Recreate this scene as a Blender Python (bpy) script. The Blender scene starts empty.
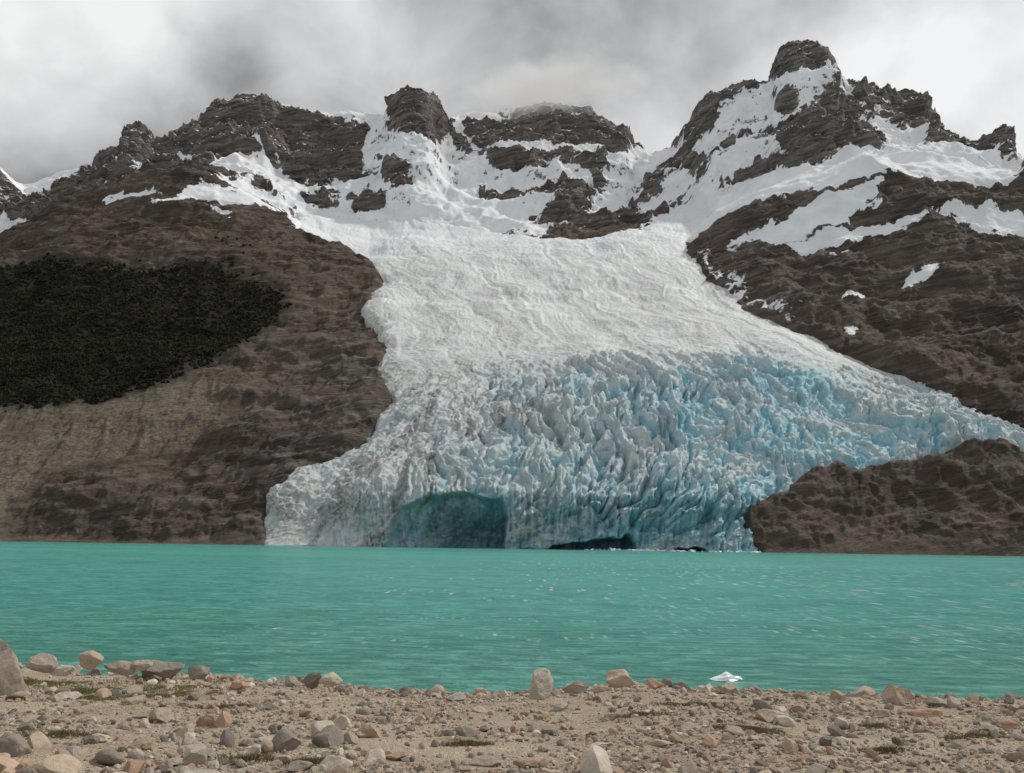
import bpy, math, bmesh, time
import numpy as np
from mathutils import Matrix, Vector, Euler
T0=time.time()
rng=np.random.default_rng(7)
f32=np.float32
scene=bpy.context.scene
scene.view_settings.view_transform='Standard'
scene.view_settings.look='None'
scene.view_settings.exposure=0
# ------------------------------------------------------------------ camera
F=804.0; CX=512.0; CY=386.5; CAMH=3.6
pitch=math.atan((541-CY)/F); roll=math.radians(0.84)
Rm=(Matrix.Rotation(math.pi/2+pitch,3,'X') @ Matrix.Rotation(roll,3,'Z'))
R=np.array(Rm)
cam=bpy.data.cameras.new('camera'); co=bpy.data.objects.new('camera',cam)
scene.collection.objects.link(co)
co.matrix_world=Matrix.Translation((0,0,CAMH)) @ Rm.to_4x4()
cam.sensor_width=36; cam.lens=F*36/1024; cam.clip_start=0.1; cam.clip_end=30000
scene.camera=co
def unproj(u,v,r):
    u,v,r=np.broadcast_arrays(np.asarray(u,float),np.asarray(v,float),np.asarray(r,float))
    c=np.stack([(u-CX)/F,-(v-CY)/F,-np.ones_like(u)],-1)
    d=c@R.T
    return np.array([0,0,CAMH])+d*(r/d[...,1])[...,None]
# ------------------------------------------------------------------ noise
perm=rng.permutation(256); vals=rng.random(256).astype(f32)*2-1
def vnoise(x,y,z):
    xi=np.floor(x);yi=np.floor(y);zi=np.floor(z)
    fx=(x-xi).astype(f32);fy=(y-yi).astype(f32);fz=(z-zi).astype(f32)
    xi=xi.astype(np.int32)&255;yi=yi.astype(np.int32)&255;zi=zi.astype(np.int32)&255
    fx=fx*fx*fx*(fx*(fx*6-15)+10);fy=fy*fy*fy*(fy*(fy*6-15)+10);fz=fz*fz*fz*(fz*(fz*6-15)+10)
    x1=(xi+1)&255;y1=(yi+1)&255;z1=(zi+1)&255
    A=perm[xi];B=perm[x1]
    AA=perm[(A+yi)&255];AB=perm[(A+y1)&255];BA=perm[(B+yi)&255];BB=perm[(B+y1)&255]
    g=lambda h,zz:vals[perm[(h+zz)&255]]
    a=g(AA,zi);b=g(BA,zi);c=g(AB,zi);d=g(BB,zi)
    e=g(AA,z1);f=g(BA,z1);h=g(AB,z1);i=g(BB,z1)
    l0=a+(b-a)*fx;l1=c+(d-c)*fx;l2=e+(f-e)*fx;l3=h+(i-h)*fx
    m0=l0+(l1-l0)*fy;m1=l2+(l3-l2)*fy
    return m0+(m1-m0)*fz
def fbm(x,y,z,o=4,gain=.5,ridge=False):
    s=0;a=1;t=0
    for k in range(o):
        n=vnoise(x+17.3*k,y-9.1*k,z+5.7*k)
        if ridge: n=1-2*np.abs(n)
        s=s+a*n;t+=a;a*=gain
        x,y,z=(x*1.6+y*1.2)*1.01,(y*1.6-x*1.2)*1.01,z*2.03
    return s/t
def worley(x,y):
    xi=np.floor(x).astype(np.int64);yi=np.floor(y).astype(np.int64)
    F1=np.full(x.shape,9.);F2=F1.copy();ID=np.zeros(x.shape)
    for dx in(-1,0,1):
        for dy in(-1,0,1):
            cx=xi+dx;cy=yi+dy
            h=perm[(perm[cx&255]+cy)&255];h2=perm[(h+57)&255];h3=perm[(h+131)&255]
            d=np.hypot(cx+h/256.-x,cy+h2/256.-y)
            m=d<F1
            F2=np.where(m,F1,np.minimum(F2,d));ID=np.where(m,h3/255.,ID);F1=np.where(m,d,F1)
    return F1,F2,ID
def sstep(a,b,x):
    t=np.clip((x-a)/(b-a),0,1);return t*t*(3-2*t)
# ------------------------------------------------------------------ mask maps (plan of snow / forest / ice cover)
MU0,MV0,MW,MH=-200,20,1440,560
gu,gv=np.meshgrid(np.arange(MW)+MU0+.5,np.arange(MH)+MV0+.5)
def raster(polys):
    m=np.zeros((MH,MW),f32)
    for p in polys:
        p=np.array(p,float)
        u0=int(max(0,p[:,0].min()-MU0-1));u1=int(min(MW,p[:,0].max()-MU0+2))
        v0=int(max(0,p[:,1].min()-MV0-1));v1=int(min(MH,p[:,1].max()-MV0+2))
        if u1<=u0 or v1<=v0: continue
        X=gu[v0:v1,u0:u1];Y=gv[v0:v1,u0:u1];ins=np.zeros(X.shape,bool)
        for i in range(len(p)):
            x1,y1=p[i];x2,y2=p[i-1]
            if y1==y2: continue
            ins^=((y1>Y)!=(y2>Y))&(X<(x2-x1)*(Y-y1)/(y2-y1)+x1)
        m[v0:v1,u0:u1][ins]=1
    return m
def blur(m,s):
    r=int(s*2.5)+1;k=np.exp(-.5*(np.arange(-r,r+1)/s)**2);k/=k.sum()
    for ax in(0,1):
        o=np.zeros_like(m)
        for i,w in zip(range(-r,r+1),k): o+=w*np.roll(m,i,ax)
        m=o
    return m
def samp(m,u,v):
    x=np.clip(u-MU0-.5,0,MW-1.01);y=np.clip(v-MV0-.5,0,MH-1.01)
    xi=x.astype(int);yi=y.astype(int);fx=x-xi;fy=y-yi
    return (m[yi,xi]*(1-fx)+m[yi,xi+1]*fx)*(1-fy)+(m[yi+1,xi]*(1-fx)+m[yi+1,xi+1]*fx)*fy
def sdist(poly):
    p=np.array(poly,float);d=np.full(gu.shape,1e9)
    for i in range(len(p)):
        a=p[i-1];b=p[i];ab=b-a;L=(ab**2).sum()
        t=np.clip(((gu-a[0])*ab[0]+(gv-a[1])*ab[1])/L,0,1)
        d=np.minimum(d,np.hypot(gu-a[0]-t*ab[0],gv-a[1]-t*ab[1]))
    ins=raster([poly])>0
    return np.where(ins,d,-d).astype(f32)
glac=[(268,556),(262,520),(270,492),(300,472),(340,452),(368,428),(384,402),(372,375),(382,345),(362,310),(374,285),(368,268),(335,250),(288,232),(300,212),(400,218),(480,228),(600,234),(640,228),(690,198),(715,193),(705,222),(690,240),(700,258),(712,280),(742,290),(745,308),(790,325),(850,345),(880,358),(925,375),(965,400),(1024,437),(1230,520),(1230,545),(1024,468),(960,466),(890,476),(830,480),(795,492),(765,508),(750,520),(764,556)]
SD=sdist(glac)
snow_polys=[
 [(-200,160),(0,168),(30,172),(92,168),(96,176),(84,184),(50,200),(22,214),(8,212),(24,198),(0,182),(-200,190)],
 [(146,126),(165,118),(215,104),(240,98),(215,116),(180,134),(160,140)],
 [(252,94),(300,102),(335,104),(372,110),(390,118),(385,126),(340,125),(306,120),(285,112)],
 [(204,168),(228,156),(262,156),(284,166),(312,184),(325,190),(342,188),(330,172),(352,178),(380,186),(394,196),(372,180),(362,160),(358,140),(382,122),(400,128),(424,134),(440,142),(456,160),(474,180),(488,206),(505,234),(480,238),(400,226),(330,228),(296,210),(282,198),(258,184)],
 [(446,112),(475,106),(512,110),(510,122),(490,126),(462,128),(470,150),(500,152),(560,145),(600,148),(604,158),(560,159),(500,165),(474,164),(452,134)],
 [(466,166),(478,166),(500,177),(560,171),(594,174),(592,183),(540,185),(500,191),(478,190)],
 [(480,200),(520,212),(548,206),(560,212),(530,220),(548,234),(500,234)],
 [(604,148),(640,150),(688,144),(676,162),(644,184),(626,202),(608,218),(586,218),(596,196),(606,176)],
 [(690,154),(714,126),(738,104),(770,88),(796,82),(824,74),(840,86),(814,104),(788,120),(760,132),(736,146),(718,162),(706,174),(694,168)],
 [(700,184),(716,168),(742,150),(768,142),(782,148),(762,164),(742,176),(712,193),(692,206),(682,190)],
 [(640,196),(668,182),(688,178),(690,190),(668,202),(640,216)],
 [(840,82),(852,90),(844,108),(834,98)],
 [(866,130),(890,122),(922,121),(932,142),(916,159),(886,161),(880,146)],
 [(856,110),(882,110),(904,119),(870,124)],
 [(694,230),(704,206),(734,188),(778,174),(850,159),(930,155),(1020,172),(1018,182),(980,180),(930,177),(880,177),(840,185),(796,193),(760,205),(728,217),(706,233)],
 [(724,254),(758,232),(800,210),(826,196),(858,186),(890,182),(874,197),(848,213),(866,217),(824,226),(790,239),(762,242)],
 [(776,245),(830,229),(922,219),(926,227),(860,239),(798,249)],
 [(926,211),(990,211),(1040,221),(1100,235),(1100,247),(1020,238),(978,229)],
 [(898,290),(912,278),(942,271),(932,281)],[(838,298),(846,293),(868,295),(866,299)],[(816,258),(852,251),(850,256)],
 [(846,336),(856,330),(858,340)],[(720,290),(742,292),(746,304)],[(850,206),(882,203),(880,208)],[(880,232),(900,229),(896,235)],
 [(640,230),(690,196),(716,192),(706,226),(690,240),(650,250)],
 [(150,208),(170,196),(200,180),(224,186),(248,196),(254,206),(205,196),(176,204)],[(196,202),(216,208),(238,220),(226,220)],[(100,200),(150,190),(160,192),(110,206)],[(180,158),(200,152),(204,160),(186,164)],[(120,176),(150,168),(146,175),(122,182)],[(210,184),(250,188),(290,206),(288,214),(250,200)],
 [(286,212),(330,214),(345,236),(320,236),(296,226)],
]
snowm=blur(raster(snow_polys),1.4)
forestm=blur(raster([[(-200,262),(0,266),(60,264),(150,272),(250,280),(290,290),(276,322),(240,350),(200,372),(130,393),(60,400),(0,403),(-200,410)]]),11)
morm=blur(raster([[(-200,412),(0,404),(130,396),(205,372),(222,385),(220,420),(180,448),(100,466),(44,476),(18,500),(0,545),(-200,545)]]),5)
rockholes=blur(raster([[(384,168),(408,172),(412,190),(396,196),(382,184)],[(346,204),(372,204),(388,212),(362,218)],[(300,196),(330,196),(340,206),(312,206)],[(500,112),(512,122),(498,118)],[(776,104),(790,96),(800,106),(784,116)]]),2)
snowm=np.clip(snowm-rockholes*1.2,0,1)
cavem=blur(raster([[(386,556),(390,532),(402,514),(430,504),(470,501),(500,506),(507,524),(504,556)]]),2.)
cave2=blur(raster([[(540,556),(552,546),(580,543),(608,541),(634,544),(640,556)],[(664,556),(680,549),(704,548),(712,556)],[(612,556),(628,536),(640,556)]]),1.6)
# ------------------------------------------------------------------ sheet knots
U=[-200,0,130,270,400,550,700,760,850,940,1024,1240]
def tl(u): return 0.01466*(u-512)
def L(pts): 
    p=np.array(pts,float); return lambda u:np.interp(u,p[:,0],p[:,1])
crest=L([(-200,262),(0,243),(30,222),(60,203),(95,188),(130,178),(180,166),(215,174),(240,185),(290,215),(330,238),(370,250),(450,242),(600,237),(690,232),(715,210),(760,188),(800,174),(850,161),(930,157),(1018,174),(1060,182),(1240,215)])
sil=L([(-200,150),(-60,190),(0,168),(10,178),(24,186),(60,174),(92,170),(108,160),(122,150),(128,128),(136,123),(148,127),(158,146),(168,143),(182,128),(206,110),(236,101),(262,97),(280,104),(300,110),(330,113),(350,111),(366,117),(384,118),(388,106),(402,95),(414,91),(428,92),(438,104),(446,122),(462,116),(500,110),(540,106),(580,107),(602,114),(612,124),(626,128),(634,146),(650,151),(672,146),(684,128),(700,106),(712,92),(740,88),(768,84),(774,60),(784,49),(800,45),(820,49),(830,54),(838,74),(846,84),(880,87),(922,97),(934,120),(942,133),(962,150),(974,152),(986,150),(996,139),(1006,145),(1020,168),(1060,180),(1240,120)])
silr=L([(-200,1500),(0,1500),(90,1480),(120,1330),(300,1350),(380,1330),(392,1240),(436,1240),(450,1480),(610,1480),(640,1520),(700,1380),(770,1300),(840,1290),(930,1330),(960,1260),(1024,1260),(1240,1300)])
K=[(lambda u:541+9.6+tl(u),            L(list(zip(U,[384]*12)))),
   (lambda u:503+tl(u)+0*u,            L(list(zip([-200,0,130,250,330,390,400,550,700,760,850,940,1024,1240],[425,420,415,412,410,398,397,396,398,412,425,430,430,430])))),
   (lambda u:420+tl(u),                L(list(zip(U,[540,530,515,490,478,470,482,490,500,510,520,540])))),
   (lambda u:340+0*u,                  L(list(zip(U,[650,640,640,640,640,640,640,640,640,640,640,650])))),
   (lambda u:np.maximum(272+0*u,crest(u)+22), L(list(zip(U,[760,760,770,800,850,860,830,790,760,760,760,760])))),
   (lambda u:crest(u),                 L(list(zip(U,[900,900,930,930,960,970,960,930,880,880,880,900])))),
   (lambda u:crest(u)+np.interp(u,[0,250,360,660,740,1024],[14,10,-8,-8,12,12]),
                                       L(list(zip(U,[980,980,1010,1010,1030,1040,1030,1000,960,950,950,980])))),
   (lambda u:sil(u),silr),
   (lambda u:sil(u)+80,                lambda u:silr(u)+350)]
def rows(segs):
    t=[]
    for k,(n,e) in enumerate(segs): t+=list(k+np.arange(n)/n*e)
    return np.array(t)
def sheet(us,ts,sm):
    kv=np.stack([np.broadcast_to(k[0](us),us.shape) for k in K]);kr=np.stack([k[1](us) for k in K])
    k0=np.minimum(ts.astype(int),len(K)-2);f=(ts-k0)[:,None]
    v=kv[k0]*(1-f)+kv[k0+1]*f; r=kr[k0]*(1-f)+kr[k0+1]*f
    kk=np.exp(-.5*(np.arange(-3*sm,3*sm+1)/sm)**2);kk/=kk.sum()
    n=3*sm
    def smooth(a,keep):
        p=np.pad(a,((n,n),(0,0)),mode='edge');o=sum(w*p[i:i+a.shape[0]] for i,w in enumerate(kk))
        return o*keep+a*(1-keep)
    keep=np.where((ts<1.3)|(ts>6.9),0,1)[:,None]
    v=smooth(v,keep);r=smooth(r,keep)
    m=12;kk2=np.ones(2*m+1)/(2*m+1)
    p=np.pad(r,((0,0),(m,m)),mode='edge');r=sum(w*p[:,i:i+r.shape[1]] for i,w in enumerate(kk2))
    return v,r
# ------------------------------------------------------------------ mesh helpers
def make_mesh(name,V,Fc,mat,attrs=None,smooth=True):
    me=bpy.data.meshes.new(name)
    V=np.ascontiguousarray(V.reshape(-1,3),f32);Fc=np.ascontiguousarray(Fc,np.int32);n,k=Fc.shape
    me.vertices.add(len(V));me.vertices.foreach_set('co',V.ravel())
    me.loops.add(n*k);me.loops.foreach_set('vertex_index',Fc.ravel())
    me.polygons.add(n);me.polygons.foreach_set('loop_start',np.arange(n,dtype=np.int32)*k)
    me.polygons.foreach_set('loop_total',np.full(n,k,np.int32))
    me.polygons.foreach_set('use_smooth',np.full(n,smooth,bool))
    me.update(calc_edges=True)
    for an,a in (attrs or {}).items():
        a=a.reshape(len(V),-1)
        if a.shape[1]==1:
            at=me.attributes.new(an,'FLOAT','POINT');at.data.foreach_set('value',np.ascontiguousarray(a,f32).ravel())
        else:
            at=me.attributes.new(an,'FLOAT_COLOR','POINT')
            c=np.ones((len(V),4),f32);c[:,:3]=a;at.data.foreach_set('color',c.ravel())
    ob=bpy.data.objects.new(name,me);scene.collection.objects.link(ob)
    if mat: me.materials.append(mat)
    return ob
def grid_faces(nr,nc,mask=None):
    i=np.arange(nr*nc).reshape(nr,nc)
    q=np.stack([i[:-1,:-1],i[:-1,1:],i[1:,1:],i[1:,:-1]],-1)
    if mask is not None:
        mm=mask[:-1,:-1]|mask[:-1,1:]|mask[1:,1:]|mask[1:,:-1];q=q[mm]
    return q.reshape(-1,4)
def gnormal(P):
    du=np.gradient(P,axis=1);dv=np.gradient(P,axis=0);n=np.cross(du,dv)
    return n/np.maximum(np.linalg.norm(n,axis=-1,keepdims=True),1e-9)
# ------------------------------------------------------------------ material helpers
class NT:
    def __init__(s,name):
        s.m=bpy.data.materials.new(name);s.m.use_nodes=True;s.t=s.m.node_tree
        s.b=s.t.nodes['Principled BSDF'];s.out=s.t.nodes['Material Output']
    def n(s,ty,ins=None,**pr):
        nd=s.t.nodes.new(ty)
        for k,v in pr.items(): setattr(nd,k,v)
        for k,v in (ins or {}).items():
            if isinstance(v,bpy.types.NodeSocket): s.t.links.new(v,nd.inputs[k])
            else: nd.inputs[k].default_value=v
        return nd
    def noise(s,vec,scale,detail=6,rough=.55,dist=0,mapscale=None):
        if mapscale: vec=s.n('ShaderNodeMapping',{'Vector':vec,'Scale':mapscale}).outputs[0]
        return s.n('ShaderNodeTexNoise',{'Vector':vec,'Scale':scale,'Detail':detail,'Roughness':rough,'Distortion':dist}).outputs['Fac']
    def mr(s,x,a,b,c=0.,d=1.): return s.n('ShaderNodeMapRange',{'Value':x,'From Min':a,'From Max':b,'To Min':c,'To Max':d}).outputs[0]
    def mix(s,f,a,b,mode='MIX'):
        nd=s.t.nodes.new('ShaderNodeMix');nd.data_type='RGBA';nd.blend_type=mode
        for i,v in ((0,f),(6,a),(7,b)):
            if isinstance(v,bpy.types.NodeSocket): s.t.links.new(v,nd.inputs[i])
            else: nd.inputs[i].default_value=v if i==0 else (tuple(v)+(1,) if len(v)==3 else v)
        return nd.outputs[2]
    def math(s,op,a,b=0.,clamp=False):
        nd=s.t.nodes.new('ShaderNodeMath');nd.operation=op;nd.use_clamp=clamp
        for i,v in ((0,a),(1,b)):
            if isinstance(v,bpy.types.NodeSocket): s.t.links.new(v,nd.inputs[i])
            else: nd.inputs[i].default_value=v
        return nd.outputs[0]
    def attr(s,name): return s.n('ShaderNodeAttribute',attribute_name=name)
    def bump(s,h,strength,dist,normal=None):
        ins={'Height':h,'Strength':strength,'Distance':dist}
        if normal is not None: ins['Normal']=normal
        return s.n('ShaderNodeBump',ins).outputs[0]
    def set(s,k,v):
        if isinstance(v,bpy.types.NodeSocket): s.t.links.new(v,s.b.inputs[k])
        else: s.b.inputs[k].default_value=v
# ------------------------------------------------------------------ mountain material
M=NT('mountain_rock')
pos=M.n('ShaderNodeNewGeometry').outputs['Position']
sep=M.n('ShaderNodeSeparateColor',{'Color':M.attr('cover').outputs['Color']})
snow,veg,mor=sep.outputs[0],sep.outputs[1],sep.outputs[2]
tone=M.attr('tone').outputs['Fac']
n1=M.noise(pos,.010,6,.62); n2=M.noise(pos,.16,5,.65)
tp=M.n('ShaderNodeMapping',{'Vector':pos,'Rotation':(0,math.radians(12),0)}).outputs[0]
strat=M.noise(tp,.026,7,.70,.5,(1,1,8))
band=M.noise(tp,.010,3,.6,.4,(1,1,7))
c=M.mix(M.mr(n1,.38,.62),(.070,.054,.044),(.150,.117,.092))
c=M.mix(M.mr(strat,.47,.60,0,.8),c,(.225,.182,.15))
c=M.mix(M.mr(n2,.52,.70,0,.5),c,(.042,.036,.032))
g=M.mix(M.mr(strat,.40,.60),(.085,.078,.073),(.33,.298,.27))
g=M.mix(M.mr(band,.50,.56,0,.55),g,(.115,.10,.092))
g=M.mix(M.mr(n2,.52,.72,0,.45),g,(.058,.056,.056))
c=M.mix(tone,c,g)
mc=M.mix(M.mr(M.noise(pos,.35,6,.75),.38,.62),(.12,.10,.075),(.29,.245,.19))
mc=M.mix(M.mr(M.noise(pos,.04,6,.65),.50,.64,0,.55),mc,(.10,.083,.062))
c=M.mix(M.math('MULTIPLY',mor,.95),c,mc)
c=M.mix(M.mr(veg,0,1,0,.9),c,(.017,.018,.012))
sf=M.math('ADD',snow,M.mr(M.noise(pos,.13,6,.75),.3,.7,-.32,.32))
sf=M.mr(sf,.44,.56)
sc=M.mix(M.mr(M.noise(pos,.03,5),.35,.7),(.85,.87,.89),(.70,.72,.75))
c=M.mix(sf,c,sc)
M.set('Base Color',c);M.set('Roughness',.9);M.set('Specular IOR Level',.15)
h=M.math('ADD',M.noise(pos,.16,7,.72,.3,(1,1,1.8)),M.math('MULTIPLY',strat,1.5))
M.set('Normal',M.bump(h,M.mr(sf,0,1,.8,.12),7.0))
# ------------------------------------------------------------------ rock sheet
us=np.arange(-200,1240,1.2);ts=rows([(50,1),(105,1),(95,1),(80,1),(110,1),(20,1),(165,1),(16,.6)])
v,r=sheet(us,ts,6);u=np.broadcast_to(us,v.shape)
P=unproj(u,v,r)
sd=samp(SD,u,v)
x,y,z=P[...,0],P[...,1],P[...,2]
T=ts[:,None]+0*u
up=sstep(5.6,6.4,T)
big=fbm(x/170,y/170,z/110,5,.5,True)
med=fbm(x/55+3,y/55,z/40,6,.58,True)
med2=fbm((x-.4*z)/26+30,y/60,z/60,5,.58,True)
wz=z+18*fbm(x/120,y/120,z/200,3)+.12*x
str_=fbm(x/220+9,y/220,wz/13,3,.6)
fine=fbm(x/13,y/13,z/9,4,.6)
sm0=samp(blur(snowm,2.5),u,v)
morA=samp(morm,u,v);forA=samp(forestm,u,v)
calm=1-.8*np.clip(morA+forA*.5,0,1)
fill=1-.68*sstep(.25,.8,sm0)
rid=np.exp(-((T-7)/.12)**2)
rightr=sstep(650,760,u)*sstep(.6,1.5,T)
amp_b=9+24*up+6*rightr; amp_m=6+15*up+3*rightr
disp=(amp_b*(big-.15)*(1-.75*rid)+amp_m*(med-.2)*(1-.4*rid)*fill+(7+6*up)*(med2-.2)*(1-rid*.6)*fill)*calm+str_*(6+10*up)*calm*fill+fine*(1.5+2.6*up)*calm*fill
disp+=morA*(2.4*fbm((x+.3*y)/12,y/60,z/60,5,.55,True)+1.3*fine)
shore=sstep(0,.35,T); disp*=.12+.88*shore
disp-=18*sstep(2,14,sd)*shore+ 10*sstep(-2,6,sd)*(1-shore)
nrm=np.stack([.0*x,-.62+.0*x,.78+0*x],-1)
P=P+nrm*disp[...,None]
P[...,0]+=(fbm(x/45,y/45+8,z/30,4)*(5+10*up))*shore*calm*fill
P[...,1]+=60*sstep(6,26,sd+sstep(530,545,v)*30*(u>290)*(u<740))*sstep(1.8,1.2,T)*sstep(290,320,u)*sstep(745,715,u)
n=gnormal(P)
wu=fbm(x/24,y/24,z/24,5,.65)*15;wv=fbm(x/24+40,y/24,z/24,5,.65)*9
sm=samp(snowm,u+wu,v+wv)
slope=n[...,2]
nn=fbm(x/25,y/25+5,z/12,4)
auto=sstep(.56,.76,slope+.22*nn)*up*.62
auto=np.where((T>6)&(v>228),1,auto)*up
dig=sstep(.30,.04,slope+.18*nn)*up
cover_s=np.clip(np.maximum(sm*1.08-.55*dig,auto),0,1)
rim=sstep(-22,-4,sd)*sstep(8,-2,sd)*sstep(370,300,v)*.55*(fbm(x/16,y/16,z/16,3)+.3)
cover_s=np.clip(np.maximum(cover_s,rim*1.6*sstep(560,760,u)),0,1)
fn=fbm(x/60,y/60,z/45,6,.68)
vegc=sstep(.12,.78,forA+.55*fn)
vegc=np.maximum(vegc,.6*sstep(-.02,.3,fn)*sstep(330,210,u)*sstep(3.0,3.5,T)*sstep(5.2,3.9,T))
vegc=np.maximum(vegc,.55*sstep(.25,.45,fbm(x/60+50,y/60,z/40,5,.6)+.12)*sstep(820,900,u)*sstep(270,330,v)*sstep(470,400,v))
cover=np.stack([cover_s,vegc,morA],-1)
tone=np.clip(up*.9+.35*sstep(650,760,u)*sstep(2.5,4,T)+.3*sstep(230,300,u)*sstep(560,400,u)*sstep(4,2,T),0,1)
make_mesh('mountain_terrain',P,grid_faces(*u.shape),M.m,{'cover':cover,'tone':tone})
PR=P
print('rock',time.time()-T0)
# ------------------------------------------------------------------ forest (one mass of tree crowns)
def ico(sub):
    bm=bmesh.new();bmesh.ops.create_icosphere(bm,subdivisions=sub,radius=1)
    V=np.array([q.co[:] for q in bm.verts]);Fc=np.array([[w.index for w in p.verts] for p in bm.faces]);bm.free();return V,Fc
def scatter(name,pos,scl,variants,Fc,mat,attrs_per=None,tilt=.4,smooth=False):
    Vs=[];Fs=[];At={k:[] for k in (attrs_per or {})};off=0
    vid=rng.integers(0,len(variants),len(pos))
    for k,B in enumerate(variants):
        s=vid==k;m=s.sum()
        if m==0: continue
        a=rng.random(m)*2*np.pi;bx=rng.normal(0,tilt,m);by=rng.normal(0,tilt,m)
        V=B[None]*scl[s][:,None,:]
        ca,sa=np.cos(bx)[:,None],np.sin(bx)[:,None]
        Y=V[...,1]*ca-V[...,2]*sa;Z=V[...,1]*sa+V[...,2]*ca;X=V[...,0]
        ca,sa=np.cos(by)[:,None],np.sin(by)[:,None]
        X,Z=X*ca+Z*sa,-X*sa+Z*ca
        ca,sa=np.cos(a)[:,None],np.sin(a)[:,None]
        X,Y=X*ca-Y*sa,X*sa+Y*ca
        V=np.stack([X,Y,Z],-1)+pos[s][:,None,:]
        Fs.append((Fc[None]+(np.arange(m)*len(B))[:,None,None]+off).reshape(-1,Fc.shape[1]));off+=m*len(B)
        Vs.append(V.reshape(-1,3))
        for q in At: At[q].append(np.repeat(attrs_per[q][s],len(B),axis=0))
    return make_mesh(name,np.concatenate(Vs),np.concatenate(Fs),mat,{q:np.concatenate(w) for q,w in At.items()},smooth)
FM=NT('forest_foliage');pf=FM.n('ShaderNodeNewGeometry').outputs['Position']
FM.set('Base Color',FM.mix(FM.mr(FM.noise(pf,.03,6,.7),.42,.65),(.012,.013,.009),(.034,.035,.019)));FM.set('Roughness',.9);FM.set('Specular IOR Level',.1)
V1,F1=ico(2)
tv=[]
for k in range(6):
    q=V1*(1+.35*rng.normal(0,1,(len(V1),1)));q[:,2]*=1.1;tv.append(q)
cand=np.argwhere((vegc>rng.uniform(.3,1.05,vegc.shape))&(T>1.9)&(T<5.0)&(u>-60)&(u<330));sel=cand[rng.choice(len(cand),10000)]
pp=PR[sel[:,0],sel[:,1]];sc_=rng.uniform(.5,1.7,(len(pp),1))*np.array([[1,1,1.1]])
scatter('forest',pp+[0,0,.3],sc_,tv,F1,FM.m,tilt=.2)
# ------------------------------------------------------------------ glacier
us=np.arange(252,1240,.9);ts=rows([(85,1),(160,1),(135,1),(95,1),(60,1),(12,1),(38,.28)])
v,r=sheet(us,ts,8);u=np.broadcast_to(us,v.shape);P=unproj(u,v,r);x,y,z=P[...,0],P[...,1],P[...,2]
wob=fbm(x/22,y/22,z/22,5,.6)*12
sd=samp(SD,u+wob*.9,v+wob*.5)
sd=np.where(v>540,np.maximum(sd,samp(SD,u,v*0+535)),sd)
uL=np.interp(v,[200,240,300,350,400,440,490,560],[290,310,365,378,380,350,270,262])
uR=np.interp(v,[200,240,300,350,400,440,490,560],[705,690,742,860,960,1030,1080,1040])
s=(u-uL)/(uR-uL)
w1=fbm(x/60,y/60,z/60,4);w2=fbm(x/60+30,y/60,z/60,4)
w3=fbm(x/14,y/14,z/14,3);w4=fbm(x/14+30,y/14,z/14,3)
a=s*560+w1*34+w3*8; b=(560-v)+w2*40+w4*9+ 40*np.sin(s*2.4)
low=sstep(345,415,v+22*w1);cliff=sstep(480,512,v)*sstep(300,380,u)
cen=np.exp(-((s-.50)/.30)**2)
f1,f2,i1=worley(a/13.,b/27.);c1=np.clip((f2-f1)*2.2,0,1)
g1,g2,j1=worley((a+.5*b)/15.+40,(b-.3*a)/6.);c2=np.clip((g2-g1)*2.0,0,1)
h1,h2,k1=worley(a/5.+9,b/7.5);c3=np.clip((h2-h1)*2.0,0,1)
e1,e2,l1=worley((a-.3*b)/24.+80,(b+.2*a)/34.);c4=np.clip((e2-e1)*3.0,0,1)
rd=fbm(a/15,b/38,w1,5,.6,True)
dg=fbm((a-b*.5)/40,(b+.3*a)/12,w2,5,.6,True)
ff=fbm(x/5,y/5,z/5,3,.6)
zone=np.clip(.5+1.1*fbm(x/60+12,y/60,z/60,3),0,1)
rough=sstep(.08,.32,s)*.65+.35
amp=r/450.
k_l=low*rough*(.45+.85*cen)*(.4+1.1*zone)
rel=k_l*(4.6*(c1-.6)+5.0*(i1-.5)+5.2*(rd-.1)+3.6*(c4-.7)+3.6*(l1-.5))
rel+=(.12+1.05*low*rough)*(1.6*(c3-.6)+1.5*(k1-.5))
rel+=(1-low)*(.12+.45*zone)*(1.3*(c2-.6)+.8*(j1-.5))*amp*.5
flow=fbm(a/14+60,b/160,0*a,5,.6,True)
rel+=(1-low)*1.6*flow*amp*.5
rel+=1.9*dg*(.22+.78*low)+ff*(.2+1.4*low)
rel+=fbm(x/70,y/70,z/70,3)*9*(1-cliff)
rel*=1-.3*cliff
eh=10-4*sstep(420,300,u)-2*sstep(1,0,low)
edge=eh*(1-np.exp(-np.maximum(sd,0)/14.))
disp=np.where(sd>0,edge-1.5,-1.5+sd*3.0)+rel*sstep(-3,7,sd)
toe=sstep(0,.9,ts[:,None])
dz=disp*(.15+.85*toe)
nrm=np.stack([0*x,-.62-.3*cliff,.78-.5*cliff],-1)
P=P+nrm*dz[...,None]
cv=samp(cavem,u+w3*3,v+w4*3);cv2=samp(cave2,u+w3*4,v+w4*4)
cvx=sstep(.15,.95,cv);cvy=sstep(.2,.9,cv2)
P[...,1]+=cvx*(9+34*sstep(498,548,v+5*w3)*sstep(395,475,u)) +cvy*22
P[...,1]+=cliff*(1-cvx*.4)*(fbm(u/6,v/40,0*u,5,.6,True)*-5.5+2)+cliff*2.2*fbm(u/12,v/7,0*u+5,4,.6)
cav=np.clip(1-(.35*c1+.25*c3+.2*c4+.25*(rd*.5+.5)),0,1)
bz=sstep(350,400,v+14*w2)*np.exp(-((s-.60)/.34)**2)
blue=low*(.26+.60*bz)*(.25+2.6*cav*cav)+.38*cliff*cen
blue+=.42*sstep(.40,.55,s)*low*sstep(.50,.72,fbm(a/22,b/12,w1,4)*.5+.5)
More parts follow.
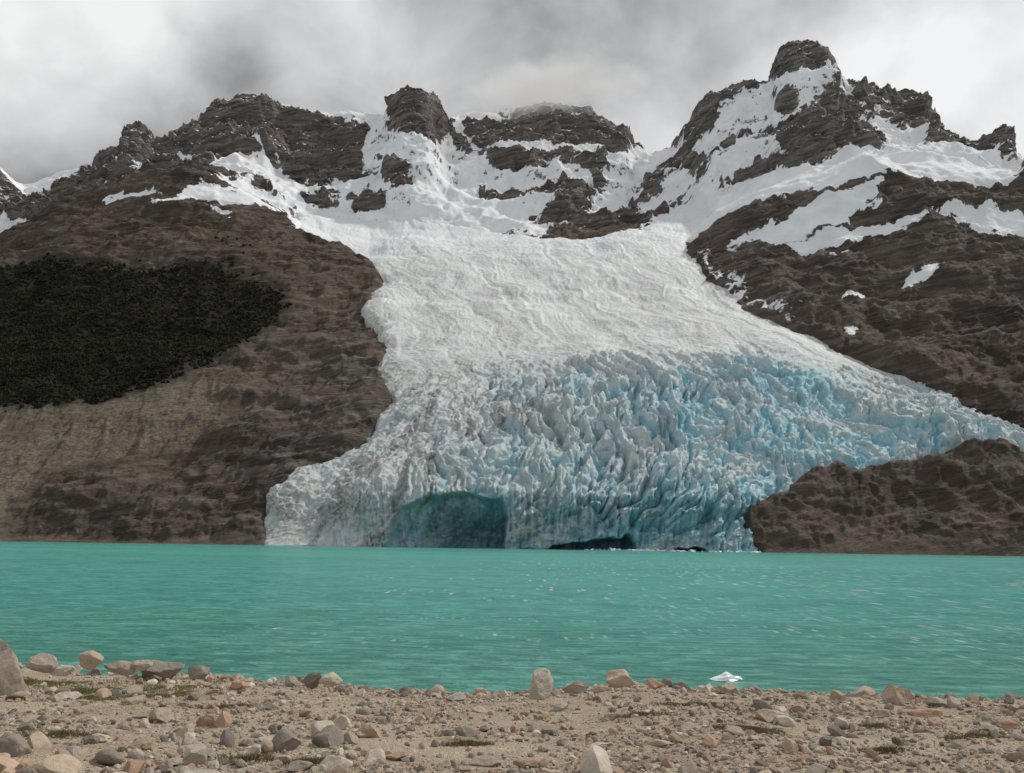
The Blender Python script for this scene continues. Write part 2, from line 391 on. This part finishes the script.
blue=blue*(1-.6*sstep(.28,.05,s))+.08*(1-low)*(1-c2)
blue*=.35+1.3*np.clip(fbm(a/35,b/28,0*a+4,4)*.8+.5,0,1)
blue+=cvx*.2
dn=fbm(a/6,b/70,0*a+7,5,.6)*.5+.5
dirt=sstep(.50,.70,dn)*(.8*sstep(.38,.12,s)*low+.40*(1-low)*sstep(225,290,v))
dirt+=.3*sstep(14,2,sd)*sstep(260,330,v)*sstep(.35,.6,fbm(x/12,y/12,z/12,3)*.5+.5)
dirt+=.28*sstep(.45,.65,fbm(a/40+9,b/50,0*a,5,.65)*.5+.5)*sstep(235,300,v)*sstep(450,380,v)
dirt+=.45*sstep(360,290,u)*sstep(450,500,v)*sstep(.35,.6,fbm(a/8,b/20,0*a+2,4)*.5+.5)
bn=np.exp(-((s-.20-.06*w1)/.05)**2)*sstep(345,400,v)*sstep(530,470,v)+.7*np.exp(-((s-.09-.05*w1)/.03)**2)*sstep(380,430,v)
dirt=np.clip(dirt+.9*bn*sstep(.40,.60,fbm(a/8,b/25,0*a,5,.6)*.5+.5),0,1)
cover=np.stack([np.clip(blue,0,1),np.clip(dirt,0,1),np.clip(cav,0,1)],-1)
clean=sstep(285,232,v)
G=NT('glacier_ice');pos=G.n('ShaderNodeNewGeometry').outputs['Position']
sep=G.n('ShaderNodeSeparateColor',{'Color':G.attr('cover').outputs['Color']});bl,di,ca=sep.outputs
cl=G.attr('clean').outputs['Fac']
c=G.mix(G.mr(G.noise(pos,.05,6,.7),.35,.65),(.66,.68,.675),(.84,.855,.85))
c=G.mix(G.mr(G.noise(pos,.6,5,.75),.46,.70,0,.5),c,(.47,.485,.48))
c=G.mix(G.mr(cl,0,1,0,.7),c,(.82,.84,.86))
c=G.mix(G.mr(bl,0,1,0,.95),c,(.36,.67,.79))
c=G.mix(G.mr(ca,.55,1,0,.4),c,(.24,.50,.60))
c=G.mix(G.math('MULTIPLY',di,G.mr(G.noise(pos,.5,5,.75),.38,.58,.15,.95)),c,(.20,.185,.165))
G.set('Base Color',c);G.set('Roughness',.6);G.set('Specular IOR Level',.3)
h=G.math('ADD',G.noise(pos,.3,7,.75),G.math('MULTIPLY',G.n('ShaderNodeTexVoronoi',{'Vector':pos,'Scale':.25}).outputs['Distance'],.35))
gy_=G.n('ShaderNodeSeparateXYZ',{0:pos}).outputs[1]
G.set('Normal',G.bump(h,G.mr(gy_,560,680,.85,.45),3.0))
make_mesh('glacier',P,grid_faces(u.shape[0],u.shape[1],sd>-7),G.m,{'cover':cover,'clean':clean})
print('glacier',time.time()-T0)
# ------------------------------------------------------------------ lake
Wm=NT('lake_water_mat');pos=Wm.n('ShaderNodeNewGeometry').outputs['Position']
xyz=Wm.n('ShaderNodeSeparateXYZ',{0:pos}).outputs;xx,yy=xyz[0],xyz[1]
c=Wm.mix(Wm.mr(Wm.noise(pos,.02,4,.5,0,(.3,1,1)),.35,.65),(.065,.38,.325),(.10,.48,.41))
c=Wm.mix(Wm.mr(yy,19,48,.7,0),c,(.115,.31,.23))
c=Wm.mix(Wm.mr(yy,210,385,0,.65),c,(.03,.18,.175))
rp=Wm.noise(pos,1.1,5,.75,.6,(.6,.9,1))
c=Wm.mix(Wm.mr(rp,.46,.62,0,.6),c,(.23,.62,.54))
rp2=Wm.noise(pos,.3,5,.72,.5,(.5,.8,1))
c=Wm.mix(Wm.mr(rp2,.48,.62,0,.45),c,(.045,.25,.21))
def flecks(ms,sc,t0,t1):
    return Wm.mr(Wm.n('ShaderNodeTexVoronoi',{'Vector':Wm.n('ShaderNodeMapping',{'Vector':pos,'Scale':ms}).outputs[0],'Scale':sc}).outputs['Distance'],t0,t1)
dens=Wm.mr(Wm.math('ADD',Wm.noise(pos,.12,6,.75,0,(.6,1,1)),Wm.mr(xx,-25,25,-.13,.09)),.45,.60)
glint=Wm.math('MAXIMUM',Wm.math('MULTIPLY',flecks((1.,.22,1),2.4,.26,.14),Wm.mr(yy,60,30,0,1)),Wm.math('MULTIPLY',flecks((1.,.14,1),1.3,.26,.14),Wm.mr(yy,30,60,0,1)))  # sun sparkle painted into the water colour as white flecks
glint=Wm.math('MULTIPLY',Wm.math('MULTIPLY',glint,dens),Wm.mr(yy,23,34,0,1))
glint=Wm.math('MULTIPLY',glint,Wm.mr(yy,110,260,1,.15))
c=Wm.mix(Wm.math('MULTIPLY',glint,.9),c,(.88,.93,.92))
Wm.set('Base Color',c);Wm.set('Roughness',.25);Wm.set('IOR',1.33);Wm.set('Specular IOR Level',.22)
w=Wm.noise(pos,1.3,6,.65,.4,(.5,1.3,1));w2_=Wm.noise(pos,.35,4,.6,.2,(.5,1.4,1))
Wm.set('Normal',Wm.bump(Wm.math('ADD',w,Wm.math('MULTIPLY',w2_,1.5)),1.0,.9))
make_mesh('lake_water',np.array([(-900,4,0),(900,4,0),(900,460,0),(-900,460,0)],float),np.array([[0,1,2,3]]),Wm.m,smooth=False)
# ------------------------------------------------------------------ shore ground
edge=np.array([(-150,664),(0,667),(100,671),(200,677),(300,684),(400,689),(520,690),(640,685),(700,691),(860,696),(1024,701),(1180,703)],float)
d=unproj(edge[:,0],edge[:,1],np.ones(len(edge)))-np.array([0,0,CAMH]);kk=(.28-CAMH)/d[:,2];ex,ey=d[:,0]*kk,d[:,1]*kk
def gz(X,Y,detail=True):
    ys=np.interp(X,ex,ey)+.45+.55*fbm(X/2.0,X*0+3,X*0,4)
    ds=ys-Y
    Z=np.where(ds<0,ds*.12,.28*(1-np.exp(-np.maximum(ds,0)/.45))+.092*np.maximum(ds,0))
    Z=Z+(.14*fbm(X/2.6,Y/2.6,X*0,3)+.045*fbm(X/.5,Y/.5,X*0+2,3))*sstep(-.2,1.0,ds)
    return Z
gx=np.arange(-34,34,.075);gy=np.arange(-4,24,.075);X,Y=np.meshgrid(gx,gy);Z=gz(X,Y)
S=NT('shore_ground_mat');pos=S.n('ShaderNodeNewGeometry').outputs['Position']
vo=S.n('ShaderNodeTexVoronoi',{'Vector':pos,'Scale':26.,'Randomness':1.});vo2=S.n('ShaderNodeTexVoronoi',{'Vector':pos,'Scale':62.})
sc1=S.n('ShaderNodeSeparateColor',{'Color':vo.outputs['Color']})
c=S.mix(S.mr(S.noise(pos,.6,6,.6),.35,.65),(.37,.295,.21),(.50,.415,.31))
c=S.mix(S.mr(sc1.outputs[0],0,1,0,.5),c,(.28,.24,.195))
c=S.mix(S.mr(sc1.outputs[1],.75,1,0,.7),c,(.62,.53,.42))
c=S.mix(S.mr(S.noise(pos,1.1,5,.65),.55,.68,0,.6),c,(.18,.14,.085))
c=S.mix(S.mr(S.noise(pos,18,4,.7),.5,.8,0,.5),c,(.14,.12,.095))
S.set('Base Color',c);S.set('Roughness',.95);S.set('Specular IOR Level',.15)
S.set('Normal',S.bump(S.math('ADD',S.math('ADD',vo.outputs['Distance'],S.math('MULTIPLY',vo2.outputs['Distance'],.5)),S.noise(pos,9,6,.7)),.9,.03))
make_mesh('shore_ground',np.stack([X,Y,Z],-1),grid_faces(*X.shape),S.m)
# ------------------------------------------------------------------ stones
def rockvar(sub,cuts,flat=.65,rough=.06):
    V,Fc=ico(sub);V=V.copy()
    for k in range(cuts):
        nv=rng.normal(0,1,3);nv/=np.linalg.norm(nv);dd=rng.uniform(.45,.85)
        V-=np.maximum(0,V@nv-dd)[:,None]*nv
    V+=rough*np.stack([fbm(V[:,0]*2+k*9+rng.random()*50,V[:,1]*2,V[:,2]*2,3) for k in range(3)],-1)
    V*=np.array([1,rng.uniform(.65,.95),flat*rng.uniform(.75,1.2)]);return V
def stonemat(name,bscale):
    Q=NT(name);pos=Q.n('ShaderNodeNewGeometry').outputs['Position']
    cc=Q.attr('col').outputs['Color']
    c=Q.mix(Q.mr(Q.noise(pos,bscale,6,.7),.38,.7,0,.5),cc,(.15,.125,.10))
    c=Q.mix(Q.mr(Q.noise(pos,bscale*3,4,.7),.56,.75,0,.5),c,(.60,.55,.47))
    Q.set('Base Color',c);Q.set('Roughness',.9);Q.set('Specular IOR Level',.2)
    Q.set('Normal',Q.bump(Q.noise(pos,bscale*2,7,.7),.8,.035));return Q.m
pal=np.array([(.42,.365,.30),(.29,.255,.215),(.50,.40,.30),(.46,.30,.205),(.58,.52,.43),(.20,.175,.15),(.48,.35,.26),(.38,.33,.265),(.62,.55,.46)])
def pcol(n): return pal[rng.integers(0,len(pal),n)]*rng.uniform(.75,1.2,(n,1))
mS=stonemat('pebble_stone',14);mB=stonemat('boulder_stone',5)
def place(n,smin,smax,power,sub,cuts,name,mat,edgew=0,flat=.65,clump=.35,cs=1.5):
    YY=rng.uniform(3.5,19.5,n);XX=rng.uniform(-1,1,n)*(YY*.78+2)
    if edgew>0:
        e=rng.random(n)<edgew;YY[e]=np.interp(XX[e],ex,ey)+.4-np.abs(rng.normal(0,.8,e.sum()))
    ys=np.interp(XX,ex,ey)+.75;ok=YY<ys;XX,YY=XX[ok],YY[ok];n=len(XX)
    cl=fbm(XX/cs,YY/cs,XX*0,3);ok=cl>rng.uniform(-.6,clump,n);XX,YY=XX[ok],YY[ok];n=len(XX)
    sz=smin*(1-rng.random(n)*(1-(smin/smax)**power))**(-1/power)
    vs=[rockvar(sub,cuts,flat) for k in range(9)];_,Fc=ico(sub)
    scl=sz[:,None]*rng.uniform(.7,1.3,(n,3))
    pos=np.stack([XX,YY,gz(XX,YY)+scl[:,2]*.22],-1)
    scatter(name,pos,scl,vs,Fc,mat,{'col':pcol(n)},tilt=.25,smooth=False)
place(60000,.010,.035,2.0,1,4,'gravel',mS)
place(18000,.03,.09,2.4,2,7,'pebbles',mS,.15,clump=.45)
place(4200,.06,.26,2.6,3,9,'shore_stones',mB,.5,clump=.7,cs=2.2)
print('stones',time.time()-T0)
def ghit(u,v):
    d=unproj(u,v,1.)-np.array([0,0,CAMH]);t=np.linspace(3,23,4000)
    Xs=d[0]*t;Ys=d[1]*t;Zs=CAMH+d[2]*t;k=np.argmax(Zs<gz(Xs,Ys));return np.array([Xs[k],Ys[k],Zs[k]]),t[k]
bl=[(-8,694,66,1.1,0),(40,668,34,.45,0),(120,671,36,.45,0),(160,679,44,.5,1),(198,676,30,.5,1),(90,664,26,.5,2),(313,683,22,.7,5),(333,682,24,.4,4),(540,688,34,.6,4),(575,690,26,.4,0),(622,684,36,.42,2),(655,686,22,.4,3),
 (700,692,20,.4,4),(370,737,28,.6,6),(395,760,20,.6,3),(895,704,28,.75,2),(925,716,28,.5,3),(768,720,32,.45,2),(880,716,24,.5,0),(985,720,26,.4,7),(1005,727,24,.45,3),(8,755,40,.5,1),(60,760,20,.6,6),(150,718,30,.35,0),
 (210,725,22,.6,3),(265,742,20,.45,4),(490,765,34,.3,0),(530,768,36,.35,6),(600,748,24,.35,4),(660,745,26,.3,2),(300,770,26,.35,7),(455,700,22,.45,4),(425,694,20,.4,3),(480,712,18,.4,2),(840,742,22,.35,4),(960,748,18,.45,0),(65,700,26,.4,4),(30,722,24,.45,2),(240,689,18,.5,3),(560,709,20,.4,4),
 (20,700,26,.5,0),(100,742,24,.4,4),(140,748,20,.5,6),(180,765,26,.4,0),(940,706,22,.5,0),(600,692,20,.5,6),(1015,712,20,.5,4),(12,672,30,.5,0),(62,672,22,.5,4),(142,668,20,.5,0)]
for (uu,vv,wp,hr,ci) in bl:
    p,t=ghit(uu,vv);w_=wp*t/F*.5*1.12
    V=rockvar(4,14,1.0,.12)
    V[:,0]*=w_;V[:,1]*=w_*.9;V[:,2]*=w_*hr*1.15
    a_=rng.normal(0,.25);V[:,0],V[:,1]=V[:,0]*math.cos(a_)-V[:,1]*math.sin(a_),V[:,0]*math.sin(a_)+V[:,1]*math.cos(a_)
    V+=p+np.array([0,0,w_*hr*.35])
    make_mesh('boulder' if wp>=30 else 'rock',V,ico(4)[1],mB,{'col':np.repeat((pal[ci]*rng.uniform(.85,1.05))[None],len(V),0)},smooth=False)
# ------------------------------------------------------------------ low plants
GM=NT('grass_mat');GM.set('Base Color',GM.attr('col').outputs['Color']);GM.set('Roughness',.8)
def tuft(name,uu,vv,wx,wy,n,green):
    p,t=ghit(uu,vv);q=rng.normal(0,1,(n,2))*np.array([wx,wy])*.45
    q+=.3*wx*np.stack([fbm(q[:,0]*3,q[:,1]*3,q[:,0]*0,2),fbm(q[:,0]*3+9,q[:,1]*3,q[:,0]*0,2)],-1)
    X0=p[0]+q[:,0];Y0=p[1]+q[:,1];Z0=gz(X0,Y0)-.005
    a=rng.random(n)*2*np.pi;hh=rng.uniform(.02,.07,n);wd=rng.uniform(.003,.008,n);ln=rng.normal(0,.03,(n,2))
    b0=np.stack([X0-np.cos(a)*wd,Y0-np.sin(a)*wd,Z0],-1);b1=np.stack([X0+np.cos(a)*wd,Y0+np.sin(a)*wd,Z0],-1);b2=np.stack([X0+ln[:,0],Y0+ln[:,1],Z0+hh],-1)
    V=np.stack([b0,b1,b2],1).reshape(-1,3);Fc=np.arange(3*n).reshape(n,3)
    base=np.array(green)[None]*rng.uniform(.6,1.4,(n,1));make_mesh(name,V,Fc,GM.m,{'col':np.repeat(base,3,0)},False)
for (uu,vv,wx,wy,n,gc) in [(50,684,1.0,.4,6000,(.18,.19,.06)),(110,690,1.3,.4,7000,(.19,.19,.065)),(190,688,1.0,.35,5000,(.20,.19,.07)),(160,697,.8,.3,3000,(.20,.16,.07)),(90,698,.7,.3,2500,(.19,.16,.07)),(700,706,.9,.25,4500,(.18,.15,.06)),(750,731,.45,.18,3600,(.17,.14,.055)),(322,764,.3,.12,2400,(.16,.125,.05)),(220,708,.5,.15,1500,(.17,.14,.055)),(400,694,.6,.2,1800,(.17,.14,.06)),(870,728,.5,.15,1500,(.17,.14,.06)),(470,745,.3,.1,1200,(.17,.14,.06)),(980,738,.5,.15,1200,(.17,.14,.06)),(60,735,.4,.15,1200,(.17,.14,.06)),(250,760,.3,.12,1000,(.17,.13,.05)),(640,715,.5,.15,1500,(.17,.14,.06)),(885,752,.3,.12,1200,(.16,.13,.05))]:
    tuft('grass_patch',uu,vv,wx,wy,n,gc)
# ------------------------------------------------------------------ floating ice
IM=NT('floating_ice_mat');IM.set('Base Color',(.85,.90,.92,1));IM.set('Roughness',.3)
d=unproj(728,682,1.)-np.array([0,0,CAMH]);t=-CAMH/d[2];p=np.array([d[0]*t,d[1]*t,0])
V=rockvar(4,9,1,.2);V*=np.array([.48,.34,.10]);V[:,2]+=.09*np.exp(-((V[:,0]-.05)/.12)**2)*(V[:,2]>0)
make_mesh('iceberg',V+p+[0,.25,.05],ico(4)[1],IM.m,smooth=False)
n=260;uu=np.concatenate([rng.normal(650,18,n//2),rng.uniform(580,760,n-n//2)])
pp=unproj(uu,548.7+tl(uu),rng.uniform(376,386,n));pp[:,2]=.1
sc_=np.abs(rng.normal(0,.8,(n,1)))*rng.uniform(.6,1.4,(n,3))+.15;sc_[:,2]*=.6
scatter('brash_ice',pp,sc_,[rockvar(1,4) for k in range(5)],ico(1)[1],IM.m)
# ------------------------------------------------------------------ low cloud sitting on the summits
cm=bpy.data.materials.new('low_cloud_vapour');cm.use_nodes=True;t=cm.node_tree;t.nodes.remove(t.nodes['Principled BSDF'])
class CT(NT):
    def __init__(s,t): s.t=t
Cn=CT(t);tcn=Cn.n('ShaderNodeTexCoord').outputs
ln=Cn.n('ShaderNodeVectorMath',{0:tcn['Object']},operation='LENGTH').outputs['Value']
dn_=Cn.math('SUBTRACT',Cn.math('ADD',Cn.noise(tcn['Object'],1.3,4,.6,0,(2.0,1,1)),Cn.mr(ln,0,1,.44,-.35)),.50)
dn_=Cn.math('MULTIPLY',Cn.math('MAXIMUM',dn_,0.),.06)
vs_=Cn.n('ShaderNodeVolumeScatter',{'Color':(.93,.96,1.0,1),'Density':dn_,'Anisotropy':0.})
em=Cn.n('ShaderNodeEmission',{'Color':(.96,.98,1,1),'Strength':Cn.math('MULTIPLY',dn_,.22)})  # added glow in the cloud, stands in for multiply scattered light
ad=Cn.n('ShaderNodeAddShader',{0:vs_.outputs[0],1:em.outputs[0]})
t.links.new(ad.outputs[0],t.nodes['Material Output'].inputs['Volume'])
Vc,Fcc=ico(3)
for (uu,vv,rr,sx,sy,sz) in [(545,88,1400,300,150,84)]:
    ob=make_mesh('low_cloud',Vc,Fcc,cm,smooth=True);ob.location=unproj(uu,vv,rr);ob.scale=(sx,sy,sz)
# ------------------------------------------------------------------ sun + sky
AZ,EL=62.,46.
sun=bpy.data.lights.new('sun','SUN');sun.energy=2.5;sun.angle=math.radians(3);sun.color=(1,.955,.88)
so=bpy.data.objects.new('sun',sun);scene.collection.objects.link(so)
dv=Vector((math.sin(math.radians(AZ))*math.cos(math.radians(EL)),math.cos(math.radians(AZ))*math.cos(math.radians(EL)),math.sin(math.radians(EL))))
so.rotation_euler=dv.to_track_quat('Z','Y').to_euler()
wd=bpy.data.worlds.new('World');scene.world=wd;wd.use_nodes=True
Wd=CT(wd.node_tree)
for nd in list(wd.node_tree.nodes): wd.node_tree.nodes.remove(nd)
out=Wd.n('ShaderNodeOutputWorld');tc=Wd.n('ShaderNodeTexCoord').outputs['Generated']
sky=Wd.n('ShaderNodeTexSky',sky_type='NISHITA',sun_disc=False,sun_elevation=math.radians(EL),sun_rotation=math.radians(AZ))
b1=Wd.n('ShaderNodeBackground',{'Color':sky.outputs[0],'Strength':.1})
cn=Wd.noise(tc,2.4,6,.5,.3,(1,1,1.7));cn2=Wd.noise(tc,6.5,6,.55,.3,(1,1,1.3))
val=Wd.math('ADD',Wd.mr(cn,.34,.66,-.18,.18),Wd.mr(cn2,.32,.68,-.15,.15))
val=Wd.math('ADD',val,.56)
def blob(uu,vv,deg,amt):
    global val
    d=unproj(uu,vv,1.)-np.array([0,0,CAMH]);d/=np.linalg.norm(d)
    dt=Wd.n('ShaderNodeVectorMath',{0:tc,1:tuple(d)},operation='DOT_PRODUCT').outputs['Value']
    val=Wd.math('ADD',val,Wd.n('ShaderNodeMapRange',{'Value':dt,'From Min':math.cos(math.radians(deg)),'From Max':1.,'To Min':0.,'To Max':amt},interpolation_type='SMOOTHSTEP').outputs[0])
blob(40,25,11,.50);blob(300,-10,8,.20);blob(1000,75,11,.38);blob(880,60,7,.15);blob(655,128,6,.18);blob(90,150,8,-.30);blob(450,70,12,-.10);blob(700,20,9,-.12);blob(900,-25,8,-.16);blob(210,95,6,-.16)
val=Wd.math('MAXIMUM',Wd.math('MINIMUM',val,.92),.30)
ccol=Wd.n('ShaderNodeCombineColor',{0:val,1:val,2:Wd.math('MULTIPLY',val,1.0)}).outputs[0]
b2=Wd.n('ShaderNodeBackground',{'Color':ccol,'Strength':1.})
mx=Wd.n('ShaderNodeMixShader',{0:.95,1:b1.outputs[0],2:b2.outputs[0]})
wd.node_tree.links.new(mx.outputs[0],out.inputs[0])
print('done',time.time()-T0)
